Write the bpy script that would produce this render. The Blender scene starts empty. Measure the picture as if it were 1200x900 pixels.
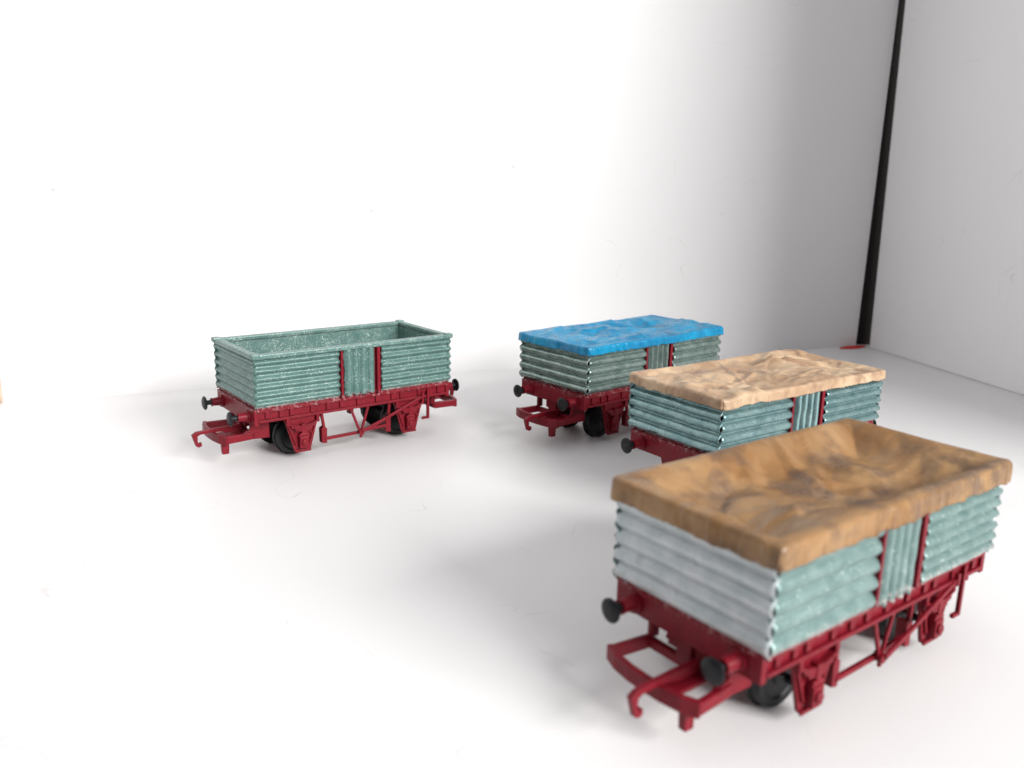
import bpy, bmesh, math, random
from mathutils import Vector, Matrix, noise
S = 0.1                      # 1 Blender unit = 10 mm; all sizes below are millimetres
scene = bpy.context.scene
C = scene.collection
L, W = 72.0, 35.1
ZB, ZT = 19.3, 36.1
PI = math.pi

# ---------------------------------------------------------------- materials
def newmat(name):
    m = bpy.data.materials.new(name); m.use_nodes = True
    nt = m.node_tree; b = nt.nodes['Principled BSDF']
    return m, nt, b
def N(nt, t, **kw):
    n = nt.nodes.new(t)
    for k, v in kw.items():
        if k in n.inputs: n.inputs[k].default_value = v
        else: setattr(n, k, v)
    return n
def lk(nt, a, b): nt.links.new(a, b)
def coords(nt): return N(nt, 'ShaderNodeTexCoord').outputs['Object']
def ramp(nt, src, stops):
    r = N(nt, 'ShaderNodeValToRGB'); e = r.color_ramp.elements
    while len(e) < len(stops): e.new(0.5)
    for i, (p, c) in enumerate(stops):
        e[i].position = p; e[i].color = (*c, 1) if len(c) == 3 else c
    lk(nt, src, r.inputs['Fac']); return r.outputs['Color']
def mix(nt, fac, a, b, blend='MIX'):
    m = N(nt, 'ShaderNodeMix', data_type='RGBA', blend_type=blend)
    if isinstance(fac, float): m.inputs[0].default_value = fac
    else: lk(nt, fac, m.inputs[0])
    for i, x in ((6, a), (7, b)):
        if isinstance(x, tuple): m.inputs[i].default_value = (*x, 1)
        else: lk(nt, x, m.inputs[i])
    return m.outputs[2]
def noi(nt, co, scale, detail=4, rough=.6, dist=0.0):
    n = N(nt, 'ShaderNodeTexNoise', Scale=scale, Detail=detail, Roughness=rough, Distortion=dist)
    lk(nt, co, n.inputs['Vector']); return n.outputs['Fac']
def bump(nt, b, h, strength=.3, dist=.02):
    n = N(nt, 'ShaderNodeBump', Strength=strength, Distance=dist)
    lk(nt, h, n.inputs['Height']); lk(nt, n.outputs['Normal'], b.inputs['Normal'])
def mathn(nt, op, a, b=None, clamp=False):
    n = N(nt, 'ShaderNodeMath', operation=op); n.use_clamp = clamp
    for i, x in ((0, a), (1, b)):
        if x is None: continue
        if isinstance(x, (int, float)): n.inputs[i].default_value = x
        else: lk(nt, x, n.inputs[i])
    return n.outputs[0]

def tin_mat(name, base, light, glitter, metal=.35, rough=.38, grime=(.09, .14, .135), gs=30.0):
    m, nt, b = newmat(name); co = coords(nt)
    c = mix(nt, ramp(nt, noi(nt, co, 2.2), [(.35, (0, 0, 0)), (.7, (1, 1, 1))]), base, light)
    c = mix(nt, ramp(nt, noi(nt, co, 2.6, 4, .6), [(.25, (.6, .6, .6)), (.40, (0, 0, 0))]), c, grime)
    v = N(nt, 'ShaderNodeTexVoronoi', Scale=gs); lk(nt, co, v.inputs['Vector'])
    sep = N(nt, 'ShaderNodeSeparateColor'); lk(nt, v.outputs['Color'], sep.inputs[0])
    patch = ramp(nt, noi(nt, co, 3.0), [(.38, (.1, .1, .1)), (.62, (1, 1, 1))])
    g = mathn(nt, 'MULTIPLY', mathn(nt, 'GREATER_THAN', sep.outputs[0], 1 - glitter), patch)
    c = mix(nt, g, c, (.36, .44, .41))
    # thin paint scuffed off along the bottom hem
    sx = N(nt, 'ShaderNodeSeparateXYZ'); lk(nt, co, sx.inputs[0])
    hem = mathn(nt, 'SUBTRACT', 2.05, sx.outputs['Z'])
    hem = mathn(nt, 'MULTIPLY', hem, 5.0, True)
    hm = mathn(nt, 'MULTIPLY', hem, ramp(nt, noi(nt, co, 9.0, 5, .7), [(.45, (0, 0, 0)), (.56, (1, 1, 1))]))
    c = mix(nt, hm, c, (.55, .50, .48))
    lk(nt, c, b.inputs['Base Color'])
    b.inputs['Metallic'].default_value = metal
    r = ramp(nt, noi(nt, co, 3.0), [(.3, (rough - .06,) * 3), (.7, (rough + .1,) * 3)]); lk(nt, r, b.inputs['Roughness'])
    bump(nt, b, noi(nt, co, 6.0, 3, .5), .05, .03)
    return m
TIN_A = tin_mat('glittery_sage_paint', (.070, .145, .132), (.102, .19, .172), .10, .15, .38, (.062, .13, .118), 38.0)
LINING = tin_mat('glittery_lining_paint', (.070, .145, .132), (.102, .19, .172), .20, .15, .40, (.062, .13, .118), 42.0)
TIN_B = tin_mat('sage_tin', (.15, .215, .20), (.27, .335, .31), .012, .7, .27, (.09, .13, .125))
TIN_C = tin_mat('blue_green_tin', (.14, .245, .255), (.25, .36, .36), .015, .7, .27, (.08, .14, .15))
TIN_D = tin_mat('pale_teal_tin', (.115, .19, .182), (.195, .275, .265), .03, .3, .38, (.09, .16, .155))
TIN_DE = tin_mat('teal_tin_with_reflection', (.40, .455, .465), (.54, .56, .585), .03, .3, .38, (.20, .25, .26))  # end panels paler: the white floor's reflection is put into the colour

def red_mat():
    m, nt, b = newmat('red_plastic'); co = coords(nt)
    c = mix(nt, ramp(nt, noi(nt, co, 4.0, 5), [(.3, (0, 0, 0)), (.75, (1, 1, 1))]), (.125, .004, .010), (.185, .007, .016))
    c = mix(nt, ramp(nt, noi(nt, co, 16.0, 5, .8), [(.66, (0, 0, 0)), (.74, (1, 1, 1))]), c, (.5, .2, .2))
    sx = N(nt, 'ShaderNodeSeparateXYZ'); lk(nt, co, sx.inputs[0])
    up = mathn(nt, 'MULTIPLY', mathn(nt, 'MULTIPLY', mathn(nt, 'SUBTRACT', sx.outputs['Z'], 1.75), 6.0, True), mathn(nt, 'LESS_THAN', sx.outputs['Z'], 1.98))
    g = mathn(nt, 'MULTIPLY', up, ramp(nt, noi(nt, co, 8.0, 6, .8), [(.53, (0, 0, 0)), (.62, (1, 1, 1))]))
    c = mix(nt, g, c, (.45, .38, .38))
    lk(nt, c, b.inputs['Base Color']); b.inputs['Roughness'].default_value = .42; b.inputs['Specular IOR Level'].default_value = .2
    bump(nt, b, noi(nt, co, 22.0, 4, .7), .25, .02)
    return m
RED = red_mat()
def plain(name, col, rough=.4, metal=0.0):
    m, nt, b = newmat(name); co = coords(nt)
    c = mix(nt, noi(nt, co, 6.0, 5), tuple(x * .7 for x in col), tuple(min(1, x * 1.3) for x in col))
    lk(nt, c, b.inputs['Base Color']); b.inputs['Roughness'].default_value = rough; b.inputs['Metallic'].default_value = metal; b.inputs['Specular IOR Level'].default_value = .25
    bump(nt, b, noi(nt, co, 20.0, 4), .15, .02)
    return m
BLACK = plain('black_plastic', (.006, .007, .009), .42)
STEEL = plain('bright_steel', (.6, .6, .58), .25, 1.0)

def paper_mat(name, a, b_, c_, rough, bscale=1.0, spec=.25, pf=.55):
    m, nt, b = newmat(name); co = coords(nt)
    c = mix(nt, ramp(nt, noi(nt, co, .55, 5, .6, .6), [(.36, (0, 0, 0)), (.62, (1, 1, 1))]), a, b_)
    c = mix(nt, ramp(nt, noi(nt, co, 1.0, 5, .6, .3), [(.48, (0, 0, 0)), (.64, (pf, pf, pf))]), c, c_)
    lk(nt, c, b.inputs['Base Color'])
    r = ramp(nt, noi(nt, co, 3.0, 4), [(.3, (rough - .12,) * 3), (.7, (rough + .12,) * 3)]); lk(nt, r, b.inputs['Roughness'])
    b.inputs['Specular IOR Level'].default_value = spec
    # crumple facets: voronoi cones on warped coordinates
    nz = N(nt, 'ShaderNodeTexNoise', Scale=.9, Detail=2.0); lk(nt, co, nz.inputs['Vector'])
    sc = N(nt, 'ShaderNodeVectorMath', operation='SCALE'); sc.inputs['Scale'].default_value = .9; lk(nt, nz.outputs['Color'], sc.inputs[0])
    wc = N(nt, 'ShaderNodeVectorMath', operation='ADD'); lk(nt, co, wc.inputs[0]); lk(nt, sc.outputs[0], wc.inputs[1])
    h = mathn(nt, 'MULTIPLY', noi(nt, co, 7.0, 4, .6), .15)
    for q, a in ((1.5, 1.0), (3.4, .5)):
        vv = N(nt, 'ShaderNodeTexVoronoi', Scale=q); lk(nt, wc.outputs[0], vv.inputs['Vector'])
        h = mathn(nt, 'ADD', h, mathn(nt, 'MULTIPLY', vv.outputs['Distance'], a))
    bump(nt, b, h, .25 * bscale, .10)
    return m
BLUE = paper_mat('blue_painted_paper', (.0, .15, .31), (.0, .24, .43), (.0, .09, .20), .34, 1.0, .4)
TAN = paper_mat('cream_brown_paper', (.36, .235, .145), (.52, .385, .255), (.22, .125, .078), .40, 1.3, .3, .8)
KRAFT = paper_mat('brown_kraft_paper', (.215, .108, .040), (.33, .20, .095), (.095, .058, .040), .36, 1.3, .3, .72)

def board_mat(name, col, sp=1.0):
    m, nt, b = newmat(name); co = coords(nt)
    c = mix(nt, noi(nt, co, .12, 3), col, tuple(x * .955 for x in col))
    # sparse specks
    wco = N(nt, 'ShaderNodeVectorMath', operation='ADD'); lk(nt, co, wco.inputs[0])
    nz = N(nt, 'ShaderNodeTexNoise', Scale=3.0, Detail=3.0); lk(nt, co, nz.inputs['Vector'])
    sc = N(nt, 'ShaderNodeVectorMath', operation='SCALE'); sc.inputs['Scale'].default_value = .25
    lk(nt, nz.outputs['Color'], sc.inputs[0]); lk(nt, sc.outputs[0], wco.inputs[1])
    v = N(nt, 'ShaderNodeTexVoronoi', Scale=.42); lk(nt, wco.outputs[0], v.inputs['Vector'])
    sep = N(nt, 'ShaderNodeSeparateColor'); lk(nt, v.outputs['Color'], sep.inputs[0])
    rad = mathn(nt, 'MULTIPLY', sep.outputs[1], .036)
    d = mathn(nt, 'MULTIPLY', mathn(nt, 'SUBTRACT', rad, v.outputs['Distance']), 90.0, True)
    d = mathn(nt, 'MULTIPLY', d, mathn(nt, 'GREATER_THAN', sep.outputs[0], .3))
    c = mix(nt, mathn(nt, 'MULTIPLY', d, .65 * sp), c, (.16, .14, .14))
    # hairline scratches
    n1 = noi(nt, co, .22, 2, .4, .4)
    line = mathn(nt, 'SUBTRACT', 1.0, mathn(nt, 'MULTIPLY', mathn(nt, 'ABSOLUTE', mathn(nt, 'SUBTRACT', n1, .5)), 700.0), True)
    msk = ramp(nt, noi(nt, co, .55, 3), [(.53, (0, 0, 0)), (.60, (1, 1, 1))])
    c = mix(nt, mathn(nt, 'MULTIPLY', mathn(nt, 'MULTIPLY', line, msk), .35 * sp), c, (.3, .28, .27))
    lk(nt, c, b.inputs['Base Color']); b.inputs['Roughness'].default_value = .45
    b.inputs['Specular IOR Level'].default_value = .35
    bump(nt, b, noi(nt, co, 1.2, 4), .06, .05)
    return m
BOARD = board_mat('white_laminate', (.73, .72, .725))
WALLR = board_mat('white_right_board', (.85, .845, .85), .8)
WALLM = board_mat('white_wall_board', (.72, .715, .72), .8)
DARK = plain('dark_gap_shade', (.010, .006, .006), .6)
BROWN = plain('seam_brown_reflection', (.55, .42, .32), .6)
REDSPOT = plain('red_reflection_shape', (.55, .02, .015), .5)

# ---------------------------------------------------------------- mesh helpers
class MB:
    def __init__(s): s.bm = bmesh.new()
    def box(s, x0, x1, y0, y1, z0, z1):
        v = [s.bm.verts.new((x, y, z)) for x in (x0, x1) for y in (y0, y1) for z in (z0, z1)]
        for f in ((0, 1, 3, 2), (4, 6, 7, 5), (0, 4, 5, 1), (2, 3, 7, 6), (0, 2, 6, 4), (1, 5, 7, 3)):
            s.bm.faces.new([v[i] for i in f])
        return s
    def prism(s, pts, y0, y1, axis='y'):     # outline in (u,z), thickness along v; axis x: outline in (v,z)
        def P(p, t): return (p[0], t, p[1]) if axis == 'y' else ((t, p[0], p[1]) if axis == 'x' else (p[0], p[1], t))
        a = [s.bm.verts.new(P(p, y0)) for p in pts]; b = [s.bm.verts.new(P(p, y1)) for p in pts]
        n = len(pts)
        s.bm.faces.new(a); s.bm.faces.new(b[::-1])
        for i in range(n): s.bm.faces.new((a[i], b[i], b[(i + 1) % n], a[(i + 1) % n]))
        return s
    def bar(s, p, q, w, h):                  # straight bar, w along v, h thickness in the u-z plane
        p, q = Vector(p), Vector(q); d = (q - p).normalized()
        side = d.cross(Vector((0, 1, 0)))
        if side.length < .01: side = Vector((0, 0, 1))
        side.normalize(); o = d.cross(side).normalized()
        vs = []
        for c in (p, q):
            for a, b in ((-1, -1), (1, -1), (1, 1), (-1, 1)):
                vs.append(s.bm.verts.new(c + side * a * h / 2 + o * b * w / 2))
        for f in ((0, 1, 2, 3), (7, 6, 5, 4), (0, 4, 5, 1), (1, 5, 6, 2), (2, 6, 7, 3), (3, 7, 4, 0)):
            s.bm.faces.new([vs[i] for i in f])
        return s
    def lathe(s, prof, c, axis, n=32):       # prof: (t along axis, radius)
        c = Vector(c); rings = []
        for t, r in prof:
            ring = []
            for i in range(n):
                a = 2 * PI * i / n; k, l = math.cos(a) * r, math.sin(a) * r
                o = Vector((t, k, l)) if axis == 'x' else (Vector((k, t, l)) if axis == 'y' else Vector((k, l, t)))
                ring.append(s.bm.verts.new(c + o))
            rings.append(ring)
        for r0, r1 in zip(rings, rings[1:]):
            for i in range(n): s.bm.faces.new((r0[i], r0[(i + 1) % n], r1[(i + 1) % n], r1[i]))
        s.bm.faces.new(rings[0][::-1]); s.bm.faces.new(rings[-1])
        return s
    def mesh(s, name, mat, smooth=False, mats=None):
        bm = s.bm
        for v in bm.verts: v.co *= S
        bmesh.ops.recalc_face_normals(bm, faces=bm.faces)
        if smooth:
            for f in bm.faces: f.smooth = True
        me = bpy.data.meshes.new(name); bm.to_mesh(me); bm.free(); me.materials.append(mat)
        return me

def put(name, me, parent=None, loc=(0, 0, 0), bevel=0, auto=None):
    o = bpy.data.objects.new(name, me); C.objects.link(o); o.location = Vector(loc) * S
    if parent: o.parent = parent
    if bevel:
        m = o.modifiers.new('bevel', 'BEVEL'); m.width = bevel * S; m.segments = 2; m.limit_method = 'ANGLE'; m.angle_limit = .6
    return o
def tag(o, label, cat, group=None):
    o['label'] = label; o['category'] = cat
    if group: o['group'] = group
def smooth_by_angle(me, ang=.6):
    bm = bmesh.new(); bm.from_mesh(me)
    for f in bm.faces: f.smooth = True
    for e in bm.edges:
        e.smooth = not (len(e.link_faces) == 2 and e.calc_face_angle(0) > ang)
    bm.to_mesh(me); bm.free()

# corrugated sheet: length ll along t, height h, n waves running along t; returned in (t, depth, z)
def sheet(ll, h, n, amp, seed, vertical=False, power=1.0, jag=.14, name='sheet'):
    rnd = random.Random(seed); m = MB(); bm = m.bm
    across = ll if vertical else h; along = h if vertical else ll
    na = int(n * 14); nl = max(10, int(along / .8))
    grid = []
    off = Vector((seed * 7.3, seed * 3.1, 0))
    for j in range(nl + 1):
        a = along * j / nl
        row = []
        for i in range(na + 1):
            c = across * i / na
            ph = c / across * n + .05 * noise.noise(Vector((a * .12, c * .1, 0)) + off)
            w = abs(math.sin(PI * ph)) ** power if power else .5 - .5 * math.cos(2 * PI * ph)
            d = amp * w * (1 + .12 * noise.noise(Vector((a * .3, c * .4, 5)) + off)) + .07 * noise.noise(Vector((a * .15, c * .25, 9)) + off)
            aa = a
            if j == 0: aa -= jag * rnd.random() * (.4 + w)
            if j == nl: aa += jag * rnd.random() * (.4 + w)
            cc = c
            if i == 0: cc -= jag * (1.1 * rnd.random())
            t, z = (cc, aa) if vertical else (aa, cc)
            row.append(bm.verts.new((t, -d, z)))
        grid.append(row)
    for j in range(nl):
        for i in range(na):
            bm.faces.new((grid[j][i], grid[j][i + 1], grid[j + 1][i + 1], grid[j + 1][i]))
    return m
def put_sheet(name, m, mat, parent, origin, ang, thick=.22, flip=False):
    # local frame: t -> direction ang in plan, outward = -depth
    R = Matrix.Rotation(ang, 4, 'Z')
    for v in m.bm.verts: v.co = R @ v.co + Vector(origin)
    me = m.mesh(name, mat, True)
    o = put(name, me, parent)
    # outward normals
    out = R @ Vector((0, -1, 0))
    if me.polygons[len(me.polygons) // 2].normal.dot(out) < 0: me.flip_normals()
    s = o.modifiers.new('thickness', 'SOLIDIFY'); s.thickness = thick * S; s.offset = -1
    return o

# ---------------------------------------------------------------- wagon
cache = {}
def shared(key, fn):
    if key not in cache: cache[key] = fn()
    return cache[key]
def mirror_v(m):
    for v in m.bm.verts: v.co.y = W - v.co.y
    return m
def mirror_u(m):
    for v in m.bm.verts: v.co.x = L - v.co.x
    return m
def ident(m): return m
VM = 2.6     # plane of the axle guards

def underframe():
    m = MB()
    m.box(1.0, L - 1.0, 1.2, W - 1.2, 18.3, 19.6)                 # floor plate under the body
    for f in (lambda y: y, lambda y: W - y):
        a, b = sorted((f(1.9), f(3.2))); m.box(1.6, L - 1.6, a, b, 14.6, 18.3)       # solebar web
        a, b = sorted((f(1.1), f(1.9))); m.box(1.6, L - 1.6, a, b, 14.4, 15.2)
        a, b = sorted((f(.9), f(1.9))); m.box(1.2, L - 1.2, a, b, 17.7, 18.7)
        for u in (4.5, 9.0, 12.5, 19.5, 25, 29.8, 36, 43, 49, 52.5, 59.5, 63, 67.5):
            a, b = sorted((f(1.35), f(1.9))); m.box(u - .7, u + .7, a, b, 15.4, 17.6)
    for u0, u1 in ((0.2, 1.6), (L - 1.6, L - .2)):
        m.box(u0, u1, 1.3, W - 1.3, 13.6, 18.9)                   # headstocks
    for s in (0, 1):
        g = (lambda u: u) if s == 0 else (lambda u: L - u)
        a, b = sorted((g(1.6), g(11))); m.box(a, b, 13.2, W - 13.2, 10.6, 14.4)      # coupling mount
        a, b = sorted((g(.9), g(3.2)))
        m.box(a, b, 16.0, 19.3, 8.9, 13.59)
    return m.mesh('underframe', RED)

def axle_guard(u):
    m = MB()
    m.prism([(u - 6.2, 14.4), (u - 5.2, 11.6), (u - 2.9, 3.4), (u - 2.5, 2.7), (u + 2.5, 2.7), (u + 2.9, 3.4), (u + 5.2, 11.6), (u + 6.2, 14.4)], VM, VM + .8)
    m.box(u - 2.7, u + 2.7, VM - .5, VM - .003, 2.5, 3.3)
    m.bar((u - 5.0, VM - .3, 12.6), (u - 2.2, VM - .3, 5.0), .5, .55)
    m.bar((u + 5.0, VM - .3, 12.6), (u + 2.2, VM - .3, 5.0), .5, .55)
    for k in (-3, 3): m.lathe([(0, .45), (-.35, .45), (-.5, .25)], (u + k, VM, 8.6), 'y', 10)
    return m
def axle_box(u):
    m = MB()
    m.box(u - 1.5, u + 1.5, VM - 1.7, VM - .006, 4.0, 7.9)
    m.prism([(u - 1.9, 7.9), (u - 1.3, 9.0), (u + 1.3, 9.0), (u + 1.9, 7.9)], VM - 1.5, VM - .009)
    m.lathe([(0, 1.1), (-.4, 1.05), (-.55, .7)], (u, VM - 1.7, 5.9), 'y', 16)
    return m
def spring(u):
    m = MB()
    for k, (hw, z) in enumerate(((5.4, 10.9), (4.1, 10.25), (2.8, 9.6))):
        pts = []; n = 12
        for i in range(n + 1):
            x = -hw + 2 * hw * i / n; pts.append((u + x, z + .6 * 1.0 + 1.5 * (x / 5.4) ** 2))
        lo = [(a, b - .6) for a, b in pts][::-1]
        m.prism(pts + lo, VM - 1.3 + .02 * k, VM - .15)
    m.box(u - .7, u + .7, VM - 1.45, VM - .1, 9.0, 12.0)
    for s in (-5.1, 5.1): m.box(u + s - .5, u + s + .5, VM - 1.2, VM - .1, 12.0, 14.5)
    return m
def brake(m):     # V hanger, tie bar, shoes
    y0, y1 = VM - .9, VM - .2
    m.bar((33.2, VM - .5, 14.6), (36.6, VM - .5, 5.6), .6, .8)
    m.bar((39.8, VM - .5, 14.6), (36.9, VM - .5, 5.6), .6, .8)
    m.lathe([(0, 1.0), (-1.6, 1.0)], (36.8, VM + .2, 5.8), 'y', 14)
    m.box(36.4, 37.2, VM - .9, VM - .3, 3.9, 5.2)
    m.bar((24.2, VM + .4, 5.3), (36.8, VM + .4, 5.5), .8, 1.0)
    m.bar((36.8, VM + .4, 5.9), (47.2, VM + .4, 6.3), .8, 1.0)
    return m
def shoe(u, s):
    m = MB()
    m.prism([(u - .9, 4.0), (u + .9, 3.7), (u + 1.0, 8.8), (u - .5 * s - .5, 9.4), (u - 1.0, 8.8)], VM + .2, VM + 2.4)
    m.bar((u + .1, VM + .7, 8.6), (u + .8 * s, VM + .7, 14.8), .9, .9)
    return m
def lever(m):
    m.bar((36.8, VM - 1.5, 6.2), (44, VM - 1.5, 8.6), .6, 1.1)
    m.bar((43.7, VM - 1.5, 8.5), (60.6, VM - 1.5, 15.0), .6, .95)
    m.box(60.0, 60.9, VM - 2.0, VM - 1.1, 13.8, 16.4)
    return m
def lever_guard(m):
    m.box(62.2, 63.1, VM - 2.0, VM - 1.2, 6.8, 17.6); m.box(60.2, 62.2, VM - 2.0, VM - 1.2, 6.8, 7.6)
    m.box(60.2, 63.1, VM - 1.2, VM - .2, 16.4, 17.4)
    return m
def wheel(y, s, u):   # s = direction of the flange (towards the inside)
    m = MB()
    m.lathe([(0, .8), (0.0, 1.6), (.35, 1.9), (.35, 4.3), (0, 4.7), (0, 6.0), (.15, 6.1), (2.0, 6.2), (2.1, 6.65), (2.7, 6.6), (2.8, 6.2), (2.8, 1.0)] if s > 0 else
            [(0, .8), (0.0, 1.6), (-.35, 1.9), (-.35, 4.3), (0, 4.7), (0, 6.0), (-.15, 6.1), (-2.0, 6.2), (-2.1, 6.65), (-2.7, 6.6), (-2.8, 6.2), (-2.8, 1.0)],
            (u, y, 6.2), 'y', 48)
    return m
def buffer_shank(v):
    m = MB()
    m.lathe([(.3, 2.0), (-.5, 2.0), (-.6, 1.5), (-3.0, 1.25), (-3.1, 1.4), (-3.5, 1.4)], (0, v, 15.9), 'x', 20)
    return m
def buffer_head(v):
    m = MB()
    m.lathe([(-3.5, .8), (-5.2, .8), (-5.25, 1.2), (-5.5, 2.25), (-5.8, 2.3), (-6.15, 1.8), (-6.3, .8)], (0, v, 15.9), 'x', 28)
    return m
def coupling():
    m = MB()
    def path(pts, z0, z1, th):
        n = len(pts); outl = []
        for s in (1, -1):
            row = []
            for i, p in enumerate(pts):
                a = Vector(pts[max(0, i - 1)]); b = Vector(pts[min(n - 1, i + 1)]); d = (b - a).normalized()
                q = Vector(p) + Vector((-d.y, d.x)) * th / 2 * s; row.append((q.x, q.y))
            outl += row if s == 1 else row[::-1]
        m.prism(outl, z0, z1, 'z')
    path([(2.0, 8.4), (-1.5, 8.0), (-6.6, 7.6)], 7.65, 9.95, 1.3)
    path([(2.0, 26.6), (-1.5, 27.0), (-6.6, 27.6)], 7.65, 9.95, 1.3)
    path([(-6.4, 7.1), (-7.6, 10), (-8.2, 14), (-8.3, 17.5), (-8.2, 21), (-7.6, 25), (-6.4, 28.1)], 7.3, 10.2, 1.2)
    m.box(1.2, 2.6, 8.0, 27.0, 7.9, 9.7)                           # rear cross bar
    m.box(1.7, 3.6, 25.8, 27.0, 9.7, 14.0)                         # hanging straps
    m.prism([(-1.6, 9.6), (-1.2, 7.72), (7.5, 7.3), (7.5, 14.2), (1.75, 14.2), (1.2, 10.8)], 8.0, 9.2)
    m.box(-6.9, 2.0, 12.2, 17.6, 8.05, 8.85)                       # centre plate
    m.prism([(-7.6, 7.44), (-7.4, 3.9), (-5.4, 3.9), (-5.2, 7.44)], 9.0, 10.6)
    return m
def hook():
    m = MB()
    m.prism([(1.0, 9.3), (1.0, 11.4), (-5.5, 11.4), (-8.6, 11.3), (-13.6, 11.0), (-15.0, 10.2), (-13.9, 6.4), (-13.0, 5.9), (-12.1, 6.3), (-12.1, 7.4),
             (-12.7, 7.4), (-12.9, 7.1), (-13.3, 7.5), (-13.3, 9.5), (-12.4, 10.0), (-8.6, 10.16), (-5.5, 9.9), (-4.5, 9.3)], 13.9, 15.1)
    return m

def build_wagon(name_, pose, label, tin, tin_end, nside, nend, power_side, power_end, amp, open_top, seed, drop=0.0, near_coupling=True):
    r = bpy.data.objects.new('goods_wagon', None); C.objects.link(r)
    r.location = (pose[0] * S, pose[1] * S, 0); r.rotation_euler = (0, 0, pose[2]); r.empty_display_size = .3
    tag(r, label, 'toy wagon', 'toy goods wagons on the white floor')
    # body shell
    def shell():
        m = MB(); t0 = 1.35; t1 = 2.3; zt = 34.6 if open_top else 32.8
        m.box(t0, L - t0, t0, t1, ZB + .3, zt); m.box(t0, L - t0, W - t1, W - t0, ZB + .3, zt)
        m.box(t0, t1, t1, W - t1, ZB + .3, zt); m.box(L - t1, L - t0, t1, W - t1, ZB + .3, zt)
        return m.mesh('body', RED)
    b = put('body', shared(('shell', open_top), shell), r)
    # sheets
    zb = ZB - drop; h = ZT - 1.3 - zb
    def sides(key, ang, org):
        # org: function (t)-> origin ; build two long panels and the door
        pass
    for side in (0, 1):
        ang = 0 if side == 0 else PI
        def O(u): return (u, 1.1, zb) if side == 0 else (L - u, W - 1.1, zb)
        put_sheet('side_panel', sheet(28.3, h, nside[0], amp, seed + side * 10, power=power_side), tin, r, O(.5), ang)
        put_sheet('side_panel', sheet(27.4, h, nside[1], amp, seed + 1 + side * 10, power=power_side), tin, r, O(44.3), ang)
        put_sheet('door', sheet(10.9, h - .4, 4, amp, seed + 2 + side * 10, vertical=True, power=.85, jag=.5), tin, r, O(30.9)[:2] + (zb + .3,), ang)
        for k, u in enumerate((29.6, 43.0)):
            def post(u=u, side=side, k=k):
                m = MB(); hw = (.4, .6)[k]; m.box(u - hw, u + hw, .05, 1.33, ZB - .6, 34.5 if open_top else 33.8)
                return (mirror_v(mirror_u(m)) if side else m).mesh('door_post', RED)
            p = put('door_post', shared(('post', k, side, open_top), post), r, bevel=.12)
    put_sheet('end_panel', sheet(W - 1.0, h, nend, amp, seed + 5, power=power_end), tin_end, r, (1.1, W - .5, zb), -PI / 2)
    put_sheet('end_panel', sheet(W - 1.0, h, nend, amp, seed + 6, power=power_end), tin_end, r, (L - 1.1, .5, zb), PI / 2)
    if open_top:
        m = MB()
        rim = [(-.1, L + .1, -.1, 2.5), (-.1, L + .1, W - 2.5, W + .1)]
        for a in rim: m.box(a[0], a[1], a[2], a[3], 34.61, ZT)
        m.box(-.1, 2.5, 2.5, W - 2.5, 34.61, ZT - .01); m.box(L - 2.5, L + .1, 2.5, W - 2.5, 34.61, ZT - .01)
        for x in (-.35, L - 2.4):
            for y in (-.35, W - 2.4): m.box(x, x + 2.75, y, y + 2.75, 34.9, ZT + .35)
        put('top_rim', m.mesh('top_rim', LINING), r, bevel=.35)
        m = MB(); a, bq = 2.31, 2.75
        m.box(a, L - a, a, bq, 20.4, 34.59); m.box(a, L - a, W - bq, W - a, 20.4, 34.59)
        m.box(a, bq, bq, W - bq, 20.4, 34.58); m.box(L - bq, L - a, bq, W - bq, 20.4, 34.58)
        m.box(a, L - a, a, W - a, 19.7, 20.39)
        put('inner_lining', m.mesh('inner_lining', LINING), r)
    # running gear
    put('underframe', shared('underframe', underframe), r, bevel=.12)
    for side, f in ((0, ident), (1, mirror_v)):
        for k, u in enumerate((16.2, 55.8)):
            g = put('axle_guard', shared(('ag', k, side), lambda: f(axle_guard(u)).mesh('axle_guard', RED)), r, bevel=.1)
            put('axle_box', shared(('ab', k, side), lambda: f(axle_box(u)).mesh('axle_box', RED)), g, bevel=.2)
            put('leaf_spring', shared(('sp', k, side), lambda: f(spring(u)).mesh('leaf_spring', RED)), g, bevel=.06)
        h_ = put('brake_hanger', shared(('br', side), lambda: f(brake(MB())).mesh('brake_hanger', RED)), r, bevel=.08)
        for k, (u, s) in enumerate(((24.0, -1), (47.8, 1))):
            put('brake_shoe', shared(('sh', k, side), lambda: f(shoe(u, s)).mesh('brake_shoe', RED)), r, bevel=.12)
        put('brake_lever', shared(('lv', side), lambda: f(lever(MB())).mesh('brake_lever', RED)), r, bevel=.1)
        put('lever_guard', shared(('lg', side), lambda: f(lever_guard(MB())).mesh('lever_guard', RED)), r, bevel=.1)
        for k, u in enumerate((16.2, 55.8)):
            def mk():
                me = f(wheel(8.4, 1, u)).mesh('wheel', BLACK); smooth_by_angle(me, .5); return me
            w = put('wheel', shared(('wh', k, side), mk), r)
            put('wheel_hub', shared(('hb', k, side), lambda: f(MB().lathe([(0.3, .9), (-1.2, .8), (-1.4, .3)], (u, 8.4, 6.2), 'y', 16)).mesh('wheel_hub', STEEL)), w)
        for e, ge in ((0, ident), (1, mirror_u)):
            def mk2():
                me = ge(f(buffer_shank(6.0))).mesh('buffer', RED); smooth_by_angle(me); return me
            def mk3():
                me = ge(f(buffer_head(6.0))).mesh('buffer_head', BLACK); smooth_by_angle(me); return me
            bb = put('buffer', shared(('bs', e, side), mk2), r)
            put('buffer_head', shared(('bh', e, side), mk3), bb)
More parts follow.
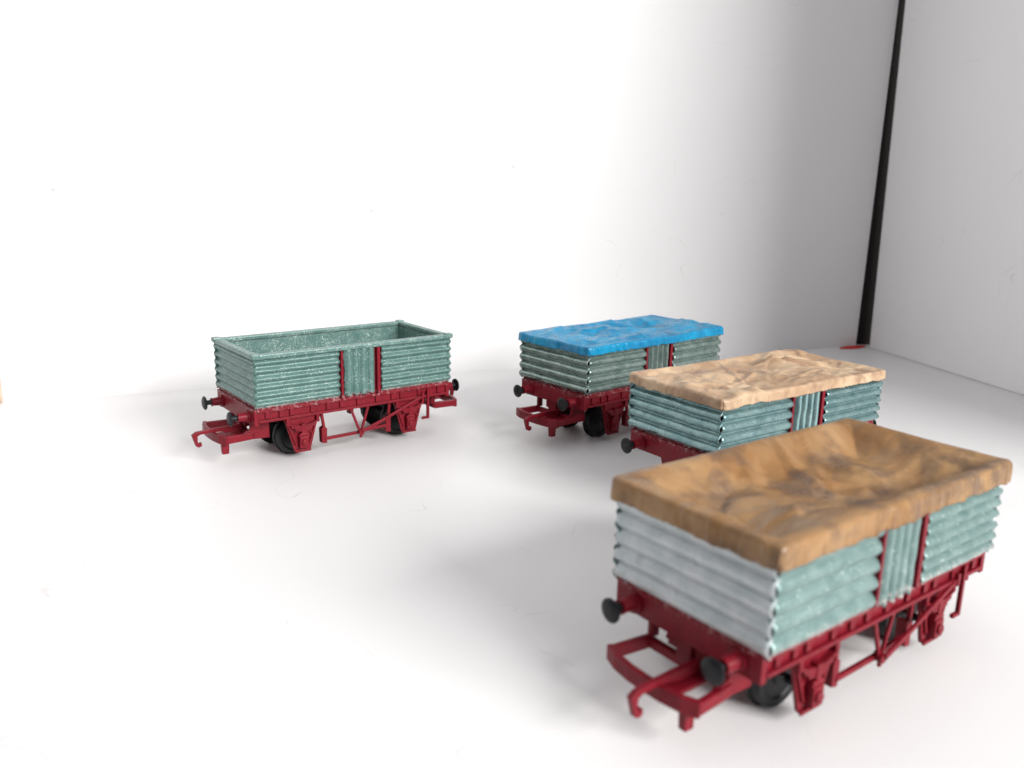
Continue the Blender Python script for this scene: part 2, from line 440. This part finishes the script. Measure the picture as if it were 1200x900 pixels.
    for k, u in enumerate((16.2, 55.8)):
        put('axle', shared(('ax', k), lambda: MB().lathe([(3.2, .8), (W - 3.2, .8)], (u, 0, 6.2), 'y', 16).mesh('axle', BLACK)), r)
    for e, ge in ((0, ident), (1, lambda m: mirror_v(mirror_u(m)))):
        if e == 0 and not near_coupling: continue
        c = put('coupling', shared(('cp', e), lambda: ge(coupling()).mesh('coupling', RED)), r, bevel=.18)
        put('coupling_hook', shared(('hk', e), lambda: ge(hook()).mesh('coupling_hook', RED)), c, bevel=.15)
    return r

POSE = {'A': (-78.17, 250.33, .6643), 'B': (25.30, 277.23, .7055), 'C': (54.57, 213.0, .6138), 'D': (40.2, 116.8, .6416)}
build_wagon('A', POSE['A'], 'open empty sage green wagon with glittery paint, standing alone', TIN_A, TIN_A, (6, 6), 6, 0, 0, .95, True, 3)
build_wagon('B', POSE['B'], 'corrugated toy wagon under the bright blue paper cover', TIN_B, TIN_B, (5, 5), 5, .95, .95, 1.4, False, 31)
build_wagon('C', POSE['C'], 'corrugated toy wagon under the cream wrinkled cover, between the other two covered wagons', TIN_C, TIN_C, (5, 6), 5, .95, .95, 1.4, False, 57, near_coupling=False)
build_wagon('D', POSE['D'], 'nearest and largest toy wagon, under the brown sagging paper cover', TIN_D, TIN_DE, (5, 7), 5, .85, .6, 1.15, False, 83, drop=1.0)

# ---------------------------------------------------------------- paper covers
def prof(s, r):
    if s < -r: return s, 0.0
    if s < -r + r * PI / 2:
        th = (s + r) / r; return -r + r * math.sin(th), r * (1 - math.cos(th))
    return 0.0, r + (s + r - r * PI / 2)
def cone(p): return noise.voronoi(p)[0][0]
def cover(name, pose, zt, skirt, ov, rad, hfun, seed, mat, hemwob=.5, step=.45, scallop=0, rc=1.5):
    m = MB(); bm = m.bm
    x0, x1, y0, y1 = -ov, L + ov, -ov, W + ov
    nx = int((x1 - x0 + 2 * skirt) / step); ny = int((y1 - y0 + 2 * skirt) / step)
    off = Vector((seed * 11.7, seed * 5.3, seed))
    grid = []
    for i in range(nx + 1):
        row = []
        for j in range(ny + 1):
            a = x0 - skirt + (x1 - x0 + 2 * skirt) * i / nx; b = y0 - skirt + (y1 - y0 + 2 * skirt) * j / ny
            if a < (x0 + x1) / 2: ox, dx = prof(x0 - a, rad); x = x0 - ox; nxd = -1
            else: ox, dx = prof(a - x1, rad); x = x1 + ox; nxd = 1
            if b < (y0 + y1) / 2: oy, dy = prof(y0 - b, rad); y = y0 - oy; nyd = -1
            else: oy, dy = prof(b - y1, rad); y = y1 + oy; nyd = 1
            drop = (dx ** 4 + dy ** 4) ** .25 if min(dx, dy) > 0 else max(dx, dy)
            z = zt - drop
            P = Vector((x, y, 0))
            ed = min(x - x0, x1 - x, y - y0, y1 - y)
            msk = min(1, max(0, ed) / 2.5)
            z += hfun(x, y, ed, off) * (.15 + .85 * msk if drop < rad * 1.1 else .15)
            if drop > 0:
                t = min(1, drop / skirt)
                pl = noise.noise(Vector((x * .5 + (x + y) * .2, y * .5, 11)) + off); pl = max(0, 1 - abs(pl) * 7)      # pinched pleats
                wob = noise.noise(Vector((x * .22, y * .22, 3)) + off) * .8 + noise.noise(Vector((x * .6, y * .6, drop * .3)) + off) * .35
                out = t * (.1 + .4 * wob) + .32 * pl * min(1, drop / .6)
                if scallop: out += t * .35 * abs(math.sin(y * .45)) * (1 if dx > dy else .3)
                if dx > dy * .7: x += nxd * out
                if dy > dx * .7: y += nyd * out
                z -= t * (noise.noise(Vector((x * .3, y * .3, 7)) + off) * hemwob + noise.noise(Vector((x * 1.1, y * 1.1, 7)) + off) * hemwob * .4)
            cx_ = x1 - rc if x > L / 2 else x0 + rc; cy_ = y1 - rc if y > W / 2 else y0 + rc
            ex, ey = (x - cx_) * (1 if x > L / 2 else -1), (y - cy_) * (1 if y > W / 2 else -1)
            if ex > 0 and ey > 0:
                mx = max(ex, ey); ln = math.hypot(ex, ey); k_ = mx / ln
                x = cx_ + (x - cx_) * k_; y = cy_ + (y - cy_) * k_
            row.append(bm.verts.new((x, y, z)))
        grid.append(row)
    for i in range(nx):
        for j in range(ny): bm.faces.new((grid[i][j], grid[i + 1][j], grid[i + 1][j + 1], grid[i][j + 1]))
    me = m.mesh('paper_cover', mat, True)
    o = put('paper_cover', me)
    o.location = (pose[0] * S, pose[1] * S, 0); o.rotation_euler = (0, 0, pose[2])
    if me.polygons[len(me.polygons) // 2].normal.z < 0: me.flip_normals()
    sm = o.modifiers.new('thickness', 'SOLIDIFY'); sm.thickness = .012; sm.offset = 1
    return o
from mathutils.geometry import delaunay_2d_cdt
class Facets:                     # piecewise flat crumple: random points joined into flat triangles
    def __init__(s, seed, n, amp, aniso=1.0):
        rnd = random.Random(seed); pts = []; hs = []
        mind = math.sqrt((L + 10) * (W + 10) / n) * .55
        tries = 0
        while len(pts) < n and tries < 20000:
            tries += 1
            p = Vector((rnd.uniform(-6, L + 6), rnd.uniform(-6, W + 6)))
            if all((p - q).length > mind for q in pts): pts.append(p); hs.append(rnd.choice((-1, 1)) * rnd.uniform(.3, 1) * amp)
        for c in ((-9, -9), (L + 9, -9), (L + 9, W + 9), (-9, W + 9)): pts.append(Vector(c)); hs.append(0)
        r = delaunay_2d_cdt(pts, [], [], 0, 1e-5, True)
        V, T = r[0], r[2]; s.h = [hs[o[0]] if o else 0 for o in r[3]]; s.V = V; s.cells = {}
        for t in T:
            xs = [V[i].x for i in t]; ys = [V[i].y for i in t]
            for cx in range(int(min(xs) // 3), int(max(xs) // 3) + 1):
                for cy in range(int(min(ys) // 3), int(max(ys) // 3) + 1): s.cells.setdefault((cx, cy), []).append(t)
    def __call__(s, x, y):
        for t in s.cells.get((int(x // 3), int(y // 3)), ()):
            a, b, c = (s.V[i] for i in t)
            d = (b.y - c.y) * (a.x - c.x) + (c.x - b.x) * (a.y - c.y)
            if abs(d) < 1e-9: continue
            u = ((b.y - c.y) * (x - c.x) + (c.x - b.x) * (y - c.y)) / d
            v = ((c.y - a.y) * (x - c.x) + (a.x - c.x) * (y - c.y)) / d
            if u >= -1e-6 and v >= -1e-6 and u + v <= 1 + 1e-6: return u * s.h[t[0]] + v * s.h[t[1]] + (1 - u - v) * s.h[t[2]]
        return 0.0
def gauss(x, y, cx, cy, sx, sy, ang=0):
    c, s = math.cos(ang), math.sin(ang); dx, dy = x - cx, y - cy
    a = (dx * c + dy * s) / sx; b = (-dx * s + dy * c) / sy
    return math.exp(-(a * a + b * b))
def crease(x, y, x0, y0, x1, y1, w):        # sharp fold along a segment
    d = Vector((x1 - x0, y1 - y0)); l = d.length; d /= l; p = Vector((x - x0, y - y0))
    t = p.dot(d) / l; e = abs(p.x * -d.y + p.y * d.x)
    if t < -.1 or t > 1.1: return 0
    f = max(0, 1 - e / w) * max(0, math.sin(PI * min(1, max(0, (t + .1) / 1.2))))
    return f
FB = (Facets(11, 34, 1.2), Facets(12, 190, .62), Facets(13, 600, .20))
FC = (Facets(21, 46, .95), Facets(22, 260, .55), Facets(23, 800, .20))
FD = (Facets(31, 26, 1.5), Facets(32, 120, .75), Facets(33, 420, .22))
def hB(x, y, ed, off):
    h = FB[0](x, y) + FB[1](x, y) + FB[2](x, y)
    h += 1.5 * gauss(x, y, 45, 33, 4, 4) + .8 * gauss(x, y, 22, 33, 6, 3)
    h -= 2.4 * gauss(x, y, 55, 23, 8, 6) + .9 * gauss(x, y, 24, 20, 10, 5, .4)
    h += 1.2 * crease(x, y, 42, 32, 50, 18, 1.5) + 1.0 * crease(x, y, 60, 33, 56, 10, 1.5) + .7 * crease(x, y, 10, 8, 40, 14, 1.4) + .7 * crease(x, y, 14, 28, 36, 22, 1.3)
    return h
def hC(x, y, ed, off):
    h = FC[0](x, y) + FC[1](x, y) + FC[2](x, y)
    for s in ((52, 24, 63, 11, 1.2, 1.8), (46, 29, 52, 17, 1.1, 1.6), (40, 27, 60, 20, 1.0, .9), (56, 30, 66, 20, 1.0, 1.3), (6, 6, 40, 20, 1.2, .7),
              (10, 28, 40, 24, 1.1, .7), (20, 10, 34, 30, 1.0, .7), (2, 14, 12, 8, 1.1, .8), (62, 8, 70, 30, 1.0, .6), (30, 6, 56, 9, 1.0, .5)):
        h += s[5] * crease(x, y, *s[:5])
    return h - .5 * min(1, max(0, ed) / 6)
def hD(x, y, ed, off):
    P = Vector((x, y, 0)) + off * .1
    t = min(1, max(0, ed - .9) / 9.5); t = t * t * (3 - 2 * t)
    h = -4.9 * t * (.8 + .3 * noise.noise(P * .06))
    h += (FD[0](x, y) + FD[1](x, y)) * (.35 + .65 * t) + FD[2](x, y)
    h += 1.4 * crease(x, y, 44, 35, 36, 14, 2.0) + 1.2 * crease(x, y, 52, 12, 48, 26, 1.8) + .9 * crease(x, y, 8, 12, 40, 8, 2.0) - 1.5 * gauss(x, y, 56, 14, 6, 5)
    h += .7 * max(0, 1 - (x + (W - y)) / 16)
    return h
cv = cover('B', POSE['B'], 35.9, 2.6, .5, .35, hB, 1, BLUE, .4, scallop=1, rc=.9, step=.36)
tag(cv, 'bright blue crumpled paper cover on a toy wagon', 'cover', 'paper covers on the wagons')
cv = cover('C', POSE['C'], 35.6, 2.6, .6, .7, hC, 2, TAN, .35, rc=2.0, step=.36)
tag(cv, 'cream wrinkled paper cover on the middle covered wagon', 'cover', 'paper covers on the wagons')
cv = cover('D', POSE['D'], 37.8, 3.7, .8, .6, hD, 3, KRAFT, .55, rc=1.5, step=.4)
tag(cv, 'brown sagging paper cover on the nearest wagon', 'cover', 'paper covers on the wagons')

# ---------------------------------------------------------------- setting
def struct(o): o['kind'] = 'structure'; return o
m = MB(); m.box(-700, 800, -500, 800, -12, 0); struct(put('floor', m.mesh('floor', BOARD)))
def panel(name, p, q, th, z0, z1, mat, side=1, lean=(0, 0)):
    p, q = Vector(p), Vector(q); d = (q - p).normalized(); n = Vector((-d.y, d.x)) * th * side
    m = MB(); m.prism([tuple(p), tuple(q), tuple(q + n), tuple(p + n)], z0, z1, 'z')
    for v in m.bm.verts:
        if v.co.z > z0 + 1:
            at_q = (Vector(v.co.xy) - q).length < (Vector(v.co.xy) - p).length
            v.co.x += d.x * lean[at_q]; v.co.y += d.y * lean[at_q]
    return put(name, m.mesh(name, mat))
struct(panel('back_wall', (-199.5, 322.6), (198.0, 485.1), 8, -1, 420, WALLM, 1, (0, 4)))
struct(panel('right_wall', (204.6, 481.5), (271, 192), 8, .25, 420, WALLR, 1))
rw = bpy.data.objects['right_wall']
for v in rw.data.vertices:
    if v.co.z > 30: v.co.x -= .72
struct(panel('left_wall', (-200.4, 322.0), (-126, 145), 8, .6, 420, WALLM, -1))
o = panel('gap_shade_strip', (190, 492), (215, 489), 6, -1, 420, DARK, 1)  # near-black backing added so the open gap between the walls reads as shade
tag(o, 'dark upright strip added for the shade in the gap in the right back corner', 'strip')
o = panel('corner_seam', (-200.0, 322.1), (-199.3, 322.4), 1, .1, 420, BROWN, -1)  # corner seam; its brown is a reflection put into the colour
tag(o, 'thin seam with a brown reflection painted in, up the left back corner of the white box', 'seam')
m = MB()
m.prism([(194 + 8.5 * math.cos(a) + .8 * math.sin(3 * a), 479 + 2.6 * math.sin(a) + 3.2 * math.cos(a)) for a in [2 * PI * i / 28 for i in range(28)]], 0.02, .9, 'z')  # flat red shape added in place of a reddish reflection
o = put('red_reflection_shape', m.mesh('red_reflection_shape', REDSPOT), bevel=.3)
tag(o, 'small flat red shape standing for a reflection on the floor at the foot of the dark strip', 'reflection')

# ---------------------------------------------------------------- light
def area(name, loc, target, sx, sy, power, col):
    ld = bpy.data.lights.new(name, 'AREA'); ld.shape = 'RECTANGLE'; ld.size = sx * S; ld.size_y = sy * S
    ld.energy = power; ld.color = col
    o = bpy.data.objects.new(name, ld); C.objects.link(o); o.location = Vector(loc) * S
    o.rotation_euler = (Vector(target) - Vector(loc)).to_track_quat('-Z', 'Y').to_euler(); return o
tx, ty = 60, 250
D_ = 1400; el = math.radians(26); az = Vector((.73, -.68)).normalized()
area('window_light', (tx + az.x * D_ * math.cos(el), ty + az.y * D_ * math.cos(el), D_ * math.sin(el)), (tx, ty, 20), 700, 480, 330000*1.12 * 1.0, (1.0, .985, .96))
w = bpy.data.worlds.new('World'); scene.world = w; w.use_nodes = True
bg = w.node_tree.nodes['Background']; nt = w.node_tree       # the room: pale ceiling above, dim below
tc = N(nt, 'ShaderNodeTexCoord'); sx = N(nt, 'ShaderNodeSeparateXYZ'); lk(nt, tc.outputs['Generated'], sx.inputs[0])
col = ramp(nt, sx.outputs['Z'], [(0.0, (.16, .16, .165)), (.25, (.22, .22, .225)), (.55, (.70, .71, .73)), (1.0, (1.0, 1.0, 1.02))])
lk(nt, col, bg.inputs['Color']); bg.inputs['Strength'].default_value = .70

# ---------------------------------------------------------------- camera
cd = bpy.data.cameras.new('camera'); cam = bpy.data.objects.new('camera', cd); C.objects.link(cam); scene.camera = cam
pitch, roll, hcam, f = .2353, .0221, 89.295, 998.9
fw = Vector((0, math.cos(pitch), -math.sin(pitch))); r0 = Vector((1, 0, 0)); u0 = r0.cross(fw)
rr = r0 * math.cos(roll) + u0 * math.sin(roll); uu = u0 * math.cos(roll) - r0 * math.sin(roll)
M = Matrix((( rr.x, uu.x, -fw.x, 0), (rr.y, uu.y, -fw.y, 0), (rr.z, uu.z, -fw.z, hcam * S), (0, 0, 0, 1)))
cam.matrix_world = M
cd.sensor_width = 36; cd.lens = f / 1200 * 36; cd.clip_start = .05; cd.clip_end = 500
cd.dof.use_dof = True; cd.dof.focus_distance = 26.0; cd.dof.aperture_fstop = .2
scene.view_settings.view_transform = 'Standard'; scene.view_settings.look = 'None'
scene.render.engine = 'CYCLES'
scene.cycles.max_bounces = 10; scene.cycles.diffuse_bounces = 6
scene.render.resolution_x = 1024; scene.render.resolution_y = 768
